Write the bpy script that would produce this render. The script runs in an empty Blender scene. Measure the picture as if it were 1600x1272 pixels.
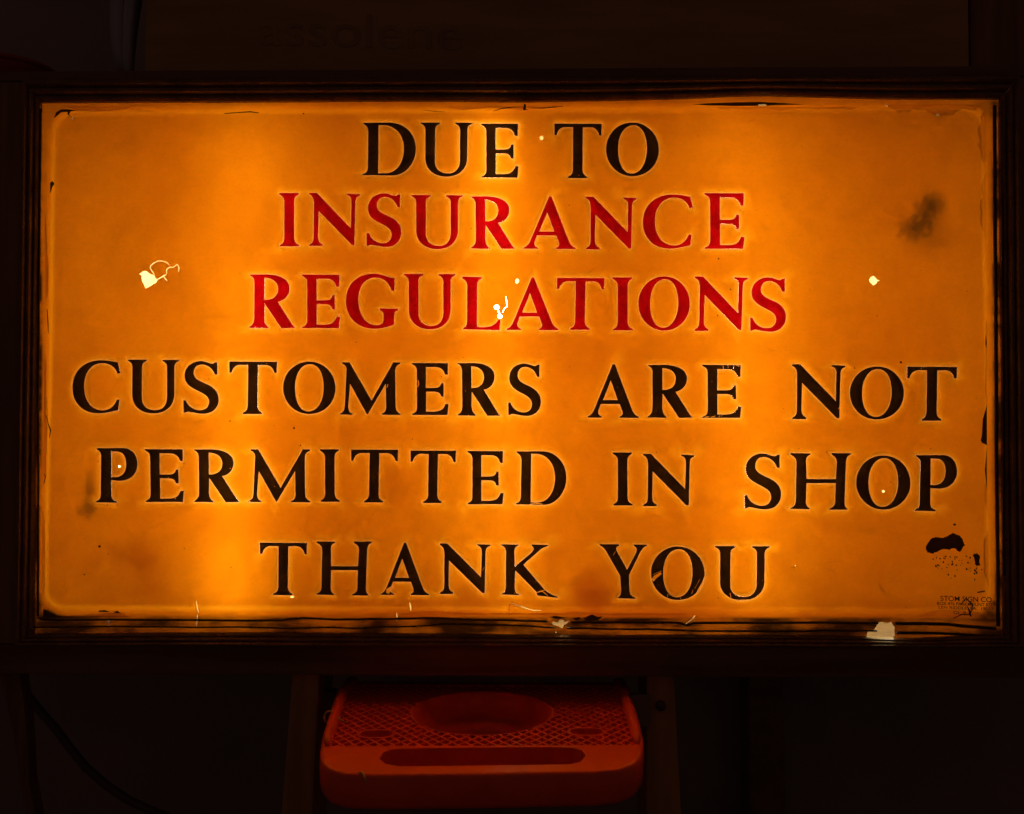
import bpy, bmesh, math, random
from mathutils import Vector, Matrix
from mathutils.geometry import delaunay_2d_cdt
from mathutils.kdtree import KDTree
random.seed(7)
SC = bpy.context.scene
COL = SC.collection
R = math.radians

# ------------------------------------------------------------------ camera
CAM = Vector((0.01268, -1.14341, -0.09333))
YAW, PITCH, ROLL, FPX = -0.01447, 0.02772, 0.00046, 1400.0
fw = Vector((math.sin(YAW)*math.cos(PITCH), math.cos(YAW)*math.cos(PITCH), math.sin(PITCH)))
rt = fw.cross(Vector((0, 0, 1))).normalized()
up = rt.cross(fw)
rt, up = rt*math.cos(ROLL)+up*math.sin(ROLL), -rt*math.sin(ROLL)+up*math.cos(ROLL)
cam_d = bpy.data.cameras.new('camera')
cam_d.sensor_fit = 'HORIZONTAL'; cam_d.sensor_width = 36.0; cam_d.lens = 36.0*FPX/1600.0
cam_d.clip_start = 0.02; cam_d.clip_end = 200
cam = bpy.data.objects.new('camera', cam_d); COL.objects.link(cam)
cam.matrix_world = Matrix((( rt.x, up.x, -fw.x, CAM.x), (rt.y, up.y, -fw.y, CAM.y), (rt.z, up.z, -fw.z, CAM.z), (0, 0, 0, 1)))
SC.camera = cam

# ------------------------------------------------------------------ dim night ambience, exposure
wd = bpy.data.worlds.new('World'); SC.world = wd; wd.use_nodes = True
bg = wd.node_tree.nodes['Background']
bg.inputs[0].default_value = (1.0, 0.42, 0.26, 1); bg.inputs[1].default_value = 0.034
SC.view_settings.view_transform = 'Standard'; SC.view_settings.look = 'None'
SC.view_settings.exposure = 0.0; SC.view_settings.gamma = 1.0
SC.view_settings.use_curve_mapping = False
SC.render.engine = 'CYCLES'
SC.cycles.use_denoising = True
SC.cycles.max_bounces = 14; SC.cycles.diffuse_bounces = 10; SC.cycles.transmission_bounces = 8
SC.cycles.sample_clamp_indirect = 6.0
SC.cycles.caustics_reflective = False; SC.cycles.caustics_refractive = False
TUBE_POWER = 19.6

# ------------------------------------------------------------------ pixel -> place
def ray(px, py):
    return (fw + rt*((px-800)/FPX) + up*((636-py)/FPX))
def at_y(px, py, y=0.0):
    d = ray(px, py); return CAM + d*((y-CAM.y)/d.y)
def at_z(px, py, z):
    d = ray(px, py); return CAM + d*((z-CAM.z)/d.z)
FACE_Y = -0.0025          # front of the raised letters
PXM = 0.000825            # one photo pixel on the sign face, in metres

# ------------------------------------------------------------------ node helpers
class NT:
    def __init__(s, name):
        s.m = bpy.data.materials.new(name); s.m.use_nodes = True
        s.t = s.m.node_tree; s.t.nodes.clear()
        s.out = s.t.nodes.new('ShaderNodeOutputMaterial')
        s.co = s.t.nodes.new('ShaderNodeTexCoord').outputs['Object']
    def n(s, typ, **kw):
        nd = s.t.nodes.new(typ)
        for k, v in kw.items():
            if k.startswith('i_'):
                key = k[2:]
                key = int(key) if key.isdigit() else key
                s.put(nd.inputs[key], v)
            else: setattr(nd, k, v)
        return nd
    def put(s, sock, v):
        if isinstance(v, bpy.types.NodeSocket): s.t.links.new(v, sock)
        else:
            try: sock.default_value = v
            except Exception: sock.default_value = (*v, 1.0)
    def math(s, op, a, b=0.0, c=None, clamp=False):
        nd = s.n('ShaderNodeMath', operation=op, use_clamp=clamp); s.put(nd.inputs[0], a); s.put(nd.inputs[1], b)
        if c is not None: s.put(nd.inputs[2], c)
        return nd.outputs[0]
    def noise(s, scale, detail=3.0, rough=0.55, vec=None, mapscale=None, off=(0, 0, 0)):
        v = vec or s.co
        if mapscale or off != (0, 0, 0):
            mp = s.n('ShaderNodeMapping'); s.put(mp.inputs[0], v)
            mp.inputs['Scale'].default_value = mapscale or (1, 1, 1); mp.inputs['Location'].default_value = off
            v = mp.outputs[0]
        nd = s.n('ShaderNodeTexNoise'); s.put(nd.inputs['Vector'], v)
        nd.inputs['Scale'].default_value = scale; nd.inputs['Detail'].default_value = detail; nd.inputs['Roughness'].default_value = rough
        return nd.outputs['Fac']
    def ramp(s, fac, lo, hi, a=0.0, b=1.0, smooth=True):
        nd = s.n('ShaderNodeMapRange', interpolation_type='SMOOTHSTEP' if smooth else 'LINEAR')
        s.put(nd.inputs[0], fac); s.put(nd.inputs[1], lo); s.put(nd.inputs[2], hi); s.put(nd.inputs[3], a); s.put(nd.inputs[4], b)
        return nd.outputs[0]
    def mix(s, fac, a, b, blend='MIX'):
        nd = s.n('ShaderNodeMix', data_type='RGBA', blend_type=blend)
        s.put(nd.inputs[0], fac); s.put(nd.inputs[6], a); s.put(nd.inputs[7], b)
        return nd.outputs[2]
    def attr(s, name):
        return s.n('ShaderNodeAttribute', attribute_name=name).outputs['Fac']
    def bump(s, h, strength=0.3, dist=0.001):
        nd = s.n('ShaderNodeBump'); s.put(nd.inputs['Height'], h); nd.inputs['Strength'].default_value = strength; nd.inputs['Distance'].default_value = dist
        return nd.outputs[0]
    def surf(s, sh): s.t.links.new(sh, s.out.inputs[0]); return s.m
    def addsh(s, a, b):
        nd = s.n('ShaderNodeAddShader'); s.t.links.new(a, nd.inputs[0]); s.t.links.new(b, nd.inputs[1]); return nd.outputs[0]
    def mixsh(s, f, a, b):
        nd = s.n('ShaderNodeMixShader'); s.put(nd.inputs[0], f); s.t.links.new(a, nd.inputs[1]); s.t.links.new(b, nd.inputs[2]); return nd.outputs[0]
def c4(*c): return (*c, 1.0)

def principled(name, colour_a, colour_b, scale=8, rough=0.5, rough_var=0.15, mapscale=None, spec=0.5, bump=0.15, bdist=0.0006, detail=5, fine=120):
    m = NT(name)
    f = m.ramp(m.noise(scale, detail, 0.6, mapscale=mapscale), 0.3, 0.7)
    col = m.mix(f, c4(*colour_a), c4(*colour_b))
    g = m.noise(fine, 4, 0.6, mapscale=mapscale)
    p = m.n('ShaderNodeBsdfPrincipled')
    m.put(p.inputs['Base Color'], col)
    m.put(p.inputs['Roughness'], m.ramp(g, 0.25, 0.75, rough-rough_var, rough+rough_var, False))
    p.inputs['Specular IOR Level'].default_value = spec
    m.put(p.inputs['Normal'], m.bump(g, bump, bdist))
    return m.surf(p.outputs[0])

def soft_spot(m, px, py, rx, ry, ang=0.0, edge=0.55, nscale=60, amt=0.5):
    """mask of a dirt mark of its own shape on the sheet (1 inside)"""
    c = at_y(px, py, FACE_Y)
    mp = m.n('ShaderNodeMapping', vector_type='TEXTURE'); m.put(mp.inputs[0], m.co)
    mp.inputs['Location'].default_value = (c.x, 0, c.z); mp.inputs['Rotation'].default_value = (0, ang, 0)
    mp.inputs['Scale'].default_value = (rx*PXM, 1.0, ry*PXM)
    ln = m.n('ShaderNodeVectorMath', operation='LENGTH'); m.t.links.new(mp.outputs[0], ln.inputs[0])
    n = m.noise(nscale, 4, 0.65)
    d = m.math('ADD', ln.outputs['Value'], m.math('MULTIPLY', m.math('SUBTRACT', n, 0.5), amt*2))
    return m.ramp(d, 1.0, 1.0-edge*1.6, 0.0, 1.0)

# ------------------------------------------------------------------ materials
TRANS = 0.60
def make_plastic(name, tone):
    m = NT(name)
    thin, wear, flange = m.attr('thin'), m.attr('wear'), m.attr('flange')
    big = m.noise(5.0, 3, 0.6)
    mid = m.noise(45, 4, 0.6)
    fine = m.noise(330, 3, 0.65)
    streak = m.noise(30, 3, 0.6, mapscale=(1.2, 1, 9))
    base = m.mix(m.ramp(big, 0.3, 0.72), c4(*[a*b for a, b in zip((0.83, 0.205, 0.0008), tone)]), c4(*[a*b for a, b in zip((0.89, 0.245, 0.0012), tone)]))
    k = m.math('ADD', 0.78, m.math('MULTIPLY', mid, 0.34))
    k = m.math('ADD', k, m.math('MULTIPLY', m.math('SUBTRACT', fine, 0.5), 0.60))
    k = m.math('ADD', k, m.math('MULTIPLY', m.math('SUBTRACT', streak, 0.5), 0.34))
    k = m.math('ADD', k, m.math('MULTIPLY', m.math('SUBTRACT', m.noise(170, 5, 0.72), 0.5), 0.62))
    k = m.math('ADD', k, m.math('MULTIPLY', m.math('SUBTRACT', m.noise(13, 5, 0.65, off=(7, 2, 1)), 0.5), 0.44))
    col = m.mix(1.0, base, k, 'MULTIPLY')
    # ageing: browner blotches, denser low on the sheet and towards the rim
    age = m.noise(7.5, 6, 0.68, off=(1.3, 0, 4.2))
    sx = m.n('ShaderNodeSeparateXYZ'); m.put(sx.inputs[0], m.co)
    low = m.ramp(sx.outputs[2], 0.05, -0.33, 0.0, 0.55)
    col = m.mix(m.math('MULTIPLY', m.ramp(age, 0.50, 0.72), m.math('ADD', 0.30, low)), col, c4(0.52, 0.105, 0.002))
    # stretched, thinner plastic lets more light through and looks yellower
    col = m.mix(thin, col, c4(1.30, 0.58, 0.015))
    col = m.mix(m.math('MULTIPLY', wear, 0.55), col, c4(1.10, 0.48, 0.26))  # paler, pinkish line right along the letter edges
    vor = m.n('ShaderNodeTexVoronoi'); m.put(vor.inputs['Vector'], m.co); vor.inputs['Scale'].default_value = 190
    rnd = m.n('ShaderNodeSeparateXYZ'); m.put(rnd.inputs[0], vor.outputs['Color'])
    speck = m.math('MULTIPLY', m.ramp(vor.outputs['Distance'], 0.16, 0.06), m.math('GREATER_THAN', rnd.outputs[0], 0.86))
    col = m.mix(m.math('MULTIPLY', speck, 0.5), col, c4(0.22, 0.05, 0.002))
    # dirt marks
    for a in ((1456, 320, 34, 34, 0.0, 0.95), (1445, 343, 34, 34, 0.0, 0.8), (1428, 357, 36, 26, 0.0, 0.75), (1450, 372, 56, 44, 0.0, 0.42), (139, 768, 14, 44, 0.0, 0.6), (136, 796, 24, 22, 0.0, 0.65), (1362, 830, 20, 12, 0.2, 0.22), (1085, 205, 70, 12, 0, 0.10)):
        msk = soft_spot(m, *a[:5], edge=0.62, nscale=150, amt=0.55)
        col = m.mix(m.math('MULTIPLY', msk, a[5]), col, c4(0.10, 0.035, 0.003))
    for a in ((925, 928, 46, 56, 0.2, 0.85), (640, 958, 240, 30, 0, 0.6), (1050, 960, 260, 24, 0, 0.6), (1400, 955, 180, 24, 0, 0.4), (820, 172, 70, 10, 0, 0.35), (1180, 172, 130, 10, 0, 0.35), (560, 700, 60, 20, 0.2, 0.08)):
        msk = soft_spot(m, *a[:5], edge=0.6, nscale=40, amt=0.6)
        col = m.mix(m.math('MULTIPLY', msk, a[5]), col, c4(0.50, 0.075, 0.002))
    # grime on the outer lip of the sheet
    gr = m.noise(9, 4, 0.6, mapscale=(1, 1, 1.4), off=(3.1, 0, 1.7))
    gl = m.noise(60, 3, 0.5, mapscale=(0.15, 1, 1.0))
    gm = m.math('MULTIPLY', flange, m.ramp(m.math('ADD', gr, m.math('MULTIPLY', m.math('SUBTRACT', gl, 0.5), 0.5)), 0.36, 0.60, 0.30, 0.96))
    col = m.mix(gm, col, c4(0.012, 0.004, 0.001))
    tr = m.n('ShaderNodeBsdfTranslucent'); m.put(tr.inputs[0], m.mix(1.0, col, c4(TRANS, TRANS, TRANS), 'MULTIPLY'))
    nb = m.bump(m.math('ADD', m.math('MULTIPLY', mid, 1.0), m.math('MULTIPLY', fine, 0.35)), 0.12, 0.0008)
    m.put(tr.inputs['Normal'], nb)
    df = m.n('ShaderNodeBsdfDiffuse'); m.put(df.inputs[0], m.mix(m.math('MULTIPLY', gm, 1.0), c4(0.96, 0.50, 0.08), c4(0.03, 0.012, 0.005)))
    body = m.mixsh(0.62, tr.outputs[0], df.outputs[0])
    gl_ = m.n('ShaderNodeBsdfGlossy'); gl_.inputs['Roughness'].default_value = 0.32; m.put(gl_.inputs['Normal'], nb)
    fr = m.n('ShaderNodeFresnel'); fr.inputs[0].default_value = 1.35
    return m.surf(m.mixsh(m.math('MULTIPLY', fr.outputs[0], 0.6), body, gl_.outputs[0]))

def make_paint(name, trans, refl, speckle, var):
    m = NT(name)
    big = m.noise(38, 4, 0.65); fine = m.noise(900, 2, 0.6)
    k = m.math('ADD', 1.0-var/2, m.math('MULTIPLY', m.ramp(big, 0.3, 0.75), var))
    k = m.math('ADD', k, m.math('MULTIPLY', m.ramp(fine, 0.60, 0.80), speckle))
    col = m.mix(1.0, c4(*trans), k, 'MULTIPLY')
    tr = m.n('ShaderNodeBsdfTranslucent'); m.put(tr.inputs[0], m.mix(1.0, col, c4(TRANS, TRANS, TRANS), 'MULTIPLY'))
    df = m.n('ShaderNodeBsdfDiffuse'); m.put(df.inputs[0], c4(*refl))
    gl = m.n('ShaderNodeBsdfGlossy'); gl.inputs['Roughness'].default_value = 0.3
    m.put(gl.inputs['Normal'], m.bump(fine, 0.2, 0.0004))
    return m.surf(m.mixsh(0.04, m.mixsh(0.62, tr.outputs[0], df.outputs[0]), gl.outputs[0]))

M = {}
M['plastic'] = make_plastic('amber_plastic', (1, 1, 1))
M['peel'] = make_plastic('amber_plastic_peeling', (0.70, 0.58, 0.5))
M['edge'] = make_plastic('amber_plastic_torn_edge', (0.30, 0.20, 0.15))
M['red'] = make_paint('red_letter_paint', (0.46, 0.0012, 0.0028), (0.4, 0.01, 0.01), 0.40, 0.60)
M['black'] = make_paint('black_letter_paint', (0.024, 0.0075, 0.0010), (0.012, 0.010, 0.010), 1.2, 0.9)
M['blot'] = make_paint('dark_paint_splash', (0.014, 0.003, 0.0006), (0.012, 0.010, 0.010), 0.4, 0.6)
M['frame'] = principled('bronze_frame', (0.10, 0.060, 0.034), (0.20, 0.12, 0.066), 22, 0.34, 0.18, (1, 1, 1), 0.5, 0.25, 0.0008)
M['bead'] = principled('black_bead', (0.012, 0.009, 0.008), (0.03, 0.018, 0.012), 20, 0.35, 0.15)
M['wood'] = principled('dark_wood', (0.11, 0.068, 0.034), (0.19, 0.125, 0.065), 3.0, 0.6, 0.15, (1.0, 6, 14), 0.3, 0.4, 0.001)
M['wood_up'] = principled('weathered_wood', (0.14, 0.085, 0.04), (0.26, 0.17, 0.085), 3.0, 0.65, 0.12, (14, 6, 1), 0.3, 0.4, 0.001)
M['leg_wood'] = principled('bare_pine', (0.30, 0.185, 0.085), (0.46, 0.30, 0.145), 3.0, 0.6, 0.12, (14, 6, 1), 0.3, 0.4, 0.001)
M['white'] = principled('white_box_paint', (0.94, 0.81, 0.33), (0.96, 0.85, 0.40), 5, 0.6, 0.1, bump=0.05)
M['tray'] = principled('orange_red_plastic', (0.84, 0.080, 0.012), (0.95, 0.110, 0.016), 22, 0.34, 0.05, None, 0.6, 0.06, 0.0003, fine=260)
M['wall'] = principled('dark_wall', (0.20, 0.20, 0.25), (0.28, 0.27, 0.33), 2.5, 0.85, 0.1, None, 0.2, 0.3, 0.002)
M['floor'] = principled('concrete_floor', (0.14, 0.125, 0.11), (0.22, 0.20, 0.18), 3, 0.8, 0.1)
M['carton'] = principled('cardboard', (0.30, 0.21, 0.13), (0.40, 0.29, 0.18), 4, 0.85, 0.08, (1, 1, 6), 0.2)
M['print'] = principled('faded_print', (0.25, 0.173, 0.105), (0.34, 0.24, 0.148), 30, 0.85, 0.08)
M['cloth'] = principled('blue_grey_cloth', (0.22, 0.30, 0.46), (0.34, 0.42, 0.60), 6, 0.9, 0.05, None, 0.1)
M['redcan'] = principled('dull_red_metal', (0.20, 0.022, 0.014), (0.27, 0.035, 0.02), 8, 0.5, 0.1)
M['greymetal'] = principled('grey_metal', (0.16, 0.13, 0.115), (0.22, 0.18, 0.16), 12, 0.5, 0.12)
M['cable'] = principled('black_rubber', (0.07, 0.06, 0.06), (0.10, 0.09, 0.085), 30, 0.55, 0.1)
M['string'] = principled('straw_twine', (0.60, 0.40, 0.16), (0.72, 0.52, 0.24), 60, 0.8, 0.1)
def tube_mat(name, col, k):
    m = NT(name); e = m.n('ShaderNodeEmission'); e.inputs[0].default_value = (*col, 1); e.inputs[1].default_value = TUBE_POWER*k
    return m.surf(e.outputs[0])
M['tube'] = tube_mat('fluorescent_glow', (1.0, 0.92, 0.70), 1.0)
M['tube_old'] = tube_mat('aged_fluorescent_glow', (1.0, 0.86, 0.62), 0.36)  # added fill light, unseen; brightens both ends of the sheet

# ------------------------------------------------------------------ object helpers
def obj(name, verts, faces, mat, parent=None, smooth=False):
    me = bpy.data.meshes.new(name); me.from_pydata([tuple(v) for v in verts], [], faces); me.update()
    mats = mat if isinstance(mat, (list, tuple)) else [mat]
    for mm in mats: me.materials.append(mm)
    if smooth:
        for p in me.polygons: p.use_smooth = True
    o = bpy.data.objects.new(name, me); COL.objects.link(o)
    if parent: o.parent = parent
    return o
def bmobj(name, bm, mat, parent=None, smooth=False):
    me = bpy.data.meshes.new(name); bmesh.ops.recalc_face_normals(bm, faces=bm.faces); bm.to_mesh(me); bm.free()
    me.materials.append(mat)
    if smooth:
        for p in me.polygons: p.use_smooth = True
    o = bpy.data.objects.new(name, me); COL.objects.link(o)
    if parent: o.parent = parent
    return o
def empty(name, label, cat, group=None):
    o = bpy.data.objects.new(name, None); COL.objects.link(o); o['label'] = label; o['category'] = cat
    if group: o['group'] = group
    return o
def tag(o, label, cat, group=None):
    o['label'] = label; o['category'] = cat
    if group: o['group'] = group
def hexa(name, pts8, mat, parent=None, bevel=0.002, cuts=0):
    """box from 8 corners: bottom 4 (ccw) then top 4"""
    bm = bmesh.new(); v = [bm.verts.new(p) for p in pts8]
    for f in ((0, 3, 2, 1), (4, 5, 6, 7), (0, 1, 5, 4), (1, 2, 6, 5), (2, 3, 7, 6), (3, 0, 4, 7)): bm.faces.new([v[i] for i in f])
    if bevel: bmesh.ops.bevel(bm, geom=list(bm.edges), offset=bevel, segments=2, profile=0.6, affect='EDGES')
    return bmobj(name, bm, mat, parent)
def box(name, x0, x1, y0, y1, z0, z1, mat, parent=None, bevel=0.002):
    return hexa(name, [(x0, y0, z0), (x1, y0, z0), (x1, y1, z0), (x0, y1, z0), (x0, y0, z1), (x1, y0, z1), (x1, y1, z1), (x0, y1, z1)], mat, parent, bevel)
def tube(name, pts, rad, mat, parent=None, seg=8, flat=1.0, cap=True):
    """swept tube along points; rad number or list"""
    pts = [Vector(p) for p in pts]; n = len(pts); vs = []; fs = []
    for i, p in enumerate(pts):
        t = (pts[min(i+1, n-1)]-pts[max(i-1, 0)]).normalized()
        a = t.cross(Vector((0, 1, 0)));
        if a.length < 1e-4: a = t.cross(Vector((0, 0, 1)))
        a.normalize(); b = t.cross(a).normalized()
        r = rad[i] if isinstance(rad, (list, tuple)) else rad
        for k in range(seg):
            q = 2*math.pi*k/seg; vs.append(p+a*(r*math.cos(q))+b*(r*flat*math.sin(q)))
    for i in range(n-1):
        for k in range(seg):
            k2 = (k+1) % seg; fs.append((i*seg+k, i*seg+k2, (i+1)*seg+k2, (i+1)*seg+k))
    if cap: fs.append(tuple(range(seg))[::-1]); fs.append(tuple((n-1)*seg+k for k in range(seg)))
    return obj(name, vs, fs, mat, parent, True)

# ------------------------------------------------------------------ letter outlines (own drawing, y down, any scale)
GLYPH = {
'D': "M 50 78 L 330 76 C 490 80 600 200 600 350 C 600 500 490 632 350 632 L 42 626 L 44 616 C 80 604 96 590 98 555 L 104 165 C 104 125 85 110 54 92 Z M 212 104 L 270 104 C 400 112 475 220 475 350 C 475 490 400 604 290 606 L 206 606 Z",
'U': "M 648 76 L 850 76 L 846 90 C 815 105 800 115 800 150 L 798 480 C 798 570 860 608 935 608 C 1010 608 1058 560 1058 470 L 1058 150 C 1056 115 1040 105 1012 92 L 1010 78 L 1185 78 L 1180 92 C 1150 105 1138 115 1136 150 L 1134 440 C 1134 570 1040 642 920 642 C 780 642 698 560 698 450 L 698 150 C 698 115 680 102 650 88 Z",
'E': "M 490 48 L 800 50 L 798 150 L 775 148 C 765 105 735 85 700 84 L 612 84 L 612 262 L 690 262 C 725 262 738 248 742 222 L 762 220 L 764 338 L 742 336 C 735 305 720 296 690 295 L 614 294 L 614 465 L 680 465 C 745 465 765 440 780 398 L 806 402 L 796 494 L 494 494 L 496 484 C 525 475 535 460 536 435 L 534 110 C 532 80 520 72 492 58 Z",
'T': "M 443 88 L 936 90 L 932 212 L 910 212 C 895 155 865 128 820 126 L 740 128 L 734 570 C 736 610 755 624 782 640 L 780 654 L 580 654 L 582 640 C 615 624 632 610 634 570 L 638 126 L 560 124 C 510 126 475 155 468 206 L 444 210 Z",
'O': "M 1255 78 C 1415 78 1530 210 1530 360 C 1530 515 1410 634 1255 634 C 1100 634 980 510 980 356 C 980 205 1095 78 1255 78 Z M 1265 106 C 1165 106 1105 215 1105 356 C 1105 500 1155 606 1245 606 C 1345 606 1405 490 1405 350 C 1405 210 1355 106 1265 106 Z",
'I': "M 98 70 L 288 70 L 284 86 C 255 100 244 115 244 150 L 244 510 C 246 545 262 560 294 572 L 292 584 L 104 584 L 106 570 C 135 560 146 545 148 510 L 148 140 C 146 115 130 100 100 84 Z",
'N': "M 388 70 L 462 70 L 790 415 L 796 140 C 794 115 780 100 752 90 L 752 78 L 878 84 L 876 98 C 848 108 836 120 834 150 L 824 575 L 798 574 L 480 245 L 474 500 C 476 540 488 556 518 568 L 516 584 L 388 584 L 390 570 C 420 558 432 540 432 500 L 434 160 C 432 115 415 95 388 84 Z",
'S': "M 1238 92 L 1264 88 L 1262 210 L 1240 210 C 1215 145 1170 112 1115 112 C 1070 112 1040 145 1040 195 C 1040 250 1100 275 1160 300 C 1230 330 1276 380 1276 450 C 1276 530 1220 590 1130 590 C 1080 590 1030 575 985 570 C 970 572 962 582 944 582 L 942 458 L 966 460 C 985 520 1040 556 1100 556 C 1155 556 1184 520 1184 475 C 1184 425 1150 405 1095 375 C 1010 335 954 300 954 220 C 954 130 1030 78 1110 78 C 1160 78 1180 100 1215 104 C 1228 104 1234 98 1238 92 Z",
'R': "M 344 106 L 500 104 C 640 108 712 160 712 235 C 712 300 670 350 604 362 L 720 545 C 735 570 748 590 764 602 L 762 608 L 638 610 L 484 380 L 480 520 C 482 570 500 585 522 600 L 520 610 L 342 606 L 344 596 C 375 580 388 560 388 520 L 386 170 C 384 140 370 125 344 114 Z M 480 136 C 560 138 606 180 606 240 C 606 310 560 344 490 344 L 480 344 Z",
'A': "M 1096 106 L 1118 106 L 1290 540 C 1305 575 1325 590 1352 598 L 1352 610 L 1164 610 L 1164 598 C 1190 588 1200 575 1192 550 L 1166 480 L 980 480 L 956 545 C 950 575 965 588 990 598 L 990 608 L 850 608 L 850 598 C 885 585 905 560 918 525 Z M 1078 258 L 1146 442 L 1002 442 Z",
'C': "M 972 108 L 998 212 L 968 220 C 950 160 900 116 815 116 C 690 116 636 230 636 340 C 636 470 700 575 820 576 C 890 576 940 535 962 470 L 988 472 L 976 575 C 900 590 850 606 780 606 C 620 606 520 500 520 350 C 520 190 640 86 800 86 C 870 86 920 98 972 108 Z",
'G': "M 1262 82 L 1260 184 L 1236 182 C 1215 115 1170 74 1105 74 C 1010 74 960 150 960 255 C 960 380 1020 468 1110 470 C 1150 470 1170 455 1170 430 L 1170 385 C 1170 362 1160 354 1140 344 L 1138 330 L 1290 332 L 1288 346 C 1268 354 1258 365 1258 390 L 1256 462 C 1210 485 1150 498 1095 498 C 950 498 856 410 856 265 C 856 130 950 42 1080 42 C 1150 42 1200 70 1262 82 Z",
'L': "M 332 68 L 494 70 L 492 86 C 468 96 456 110 456 135 L 456 485 L 520 486 L 545 484 L 570 478 L 585 472 L 600 462 L 612 455 L 622 440 L 634 425 L 650 428 L 642 512 L 338 505 L 340 496 C 365 485 374 470 374 440 L 374 140 C 372 105 358 95 334 84 Z",
'M': "M 68 76 L 142 76 L 358 445 L 570 76 L 640 78 L 638 90 C 605 104 592 118 590 150 L 594 500 C 596 545 615 560 644 572 L 642 584 L 458 582 L 460 570 C 490 560 500 545 502 510 L 496 285 L 322 578 L 312 576 L 148 285 L 130 510 C 132 545 145 560 172 572 L 170 582 L 48 580 L 50 570 C 80 560 95 545 96 500 L 112 140 C 110 115 95 100 68 88 Z",
'P': "M 68 64 L 330 62 C 410 68 460 130 460 215 C 460 310 390 374 290 374 C 260 374 240 370 210 366 L 210 520 C 212 550 235 562 262 572 L 260 582 L 62 578 L 64 566 C 95 556 108 545 108 510 L 112 130 C 110 100 95 90 70 76 Z M 210 94 L 270 96 C 325 100 352 150 352 215 C 352 290 315 336 250 340 L 210 340 Z",
'H': "M 584 40 L 762 42 L 760 54 C 730 66 722 80 722 110 L 726 276 L 982 276 L 990 120 C 990 90 975 70 944 54 L 944 40 L 1114 40 L 1112 52 C 1080 66 1072 85 1070 120 L 1058 500 C 1060 530 1070 540 1084 548 L 1084 556 L 926 556 L 926 546 C 960 532 974 520 976 490 L 980 314 L 726 314 L 720 490 C 722 520 735 530 754 544 L 752 552 L 584 548 L 586 540 C 615 528 630 515 632 480 L 638 120 C 636 85 620 70 586 54 Z",
'K': "M 882 66 L 1050 68 L 1046 80 C 1018 92 1008 105 1008 135 L 1014 280 L 1180 140 C 1205 115 1195 95 1176 82 L 1178 68 L 1332 72 L 1330 84 C 1290 95 1262 110 1240 135 L 1095 262 L 1300 500 C 1345 540 1390 560 1430 568 L 1426 578 L 1230 556 L 1225 525 L 1020 318 L 1012 490 C 1014 525 1030 538 1058 546 L 1056 552 L 890 548 L 892 540 C 915 530 928 518 928 480 L 928 130 C 926 100 910 88 884 76 Z",
'Y': "M 92 60 L 256 60 L 254 72 C 228 82 225 95 235 115 L 320 270 L 398 125 C 408 100 400 85 378 74 L 378 62 L 488 62 L 486 72 C 460 82 445 100 432 122 L 336 315 L 340 450 C 345 480 360 492 388 500 L 386 508 L 242 504 L 244 496 C 265 485 270 470 270 440 L 262 320 L 145 115 C 130 90 115 78 94 70 Z",
}
def parse(s):
    tok = s.split(); loops = []; cur = []; i = 0
    while i < len(tok):
        t = tok[i]
        if t == 'M': cur = [(float(tok[i+1]), float(tok[i+2]))]; i += 3
        elif t == 'L': cur.append((float(tok[i+1]), float(tok[i+2]))); i += 3
        elif t == 'C':
            p0 = cur[-1]; p1, p2, p3 = [(float(tok[i+1+2*k]), float(tok[i+2+2*k])) for k in range(3)]
            L = math.dist(p0, p1)+math.dist(p1, p2)+math.dist(p2, p3); n = max(3, int(L/26))
            for k in range(1, n+1):
                u = k/n; w = 1-u
                cur.append(tuple(w**3*a+3*w*w*u*b+3*w*u*u*c+u**3*d for a, b, c, d in zip(p0, p1, p2, p3)))
            i += 7
        else:
            if math.dist(cur[0], cur[-1]) < 1: cur.pop()
            loops.append(cur); i += 1
    xs = [p[0] for p in loops[0]]; ys = [p[1] for p in loops[0]]
    x0, x1, y0, y1 = min(xs), max(xs), min(ys), max(ys)
    return [[((x-x0)/(x1-x0), (y-y0)/(y1-y0)) for x, y in l] for l in loops]
GL = {k: parse(v) for k, v in GLYPH.items()}
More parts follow.
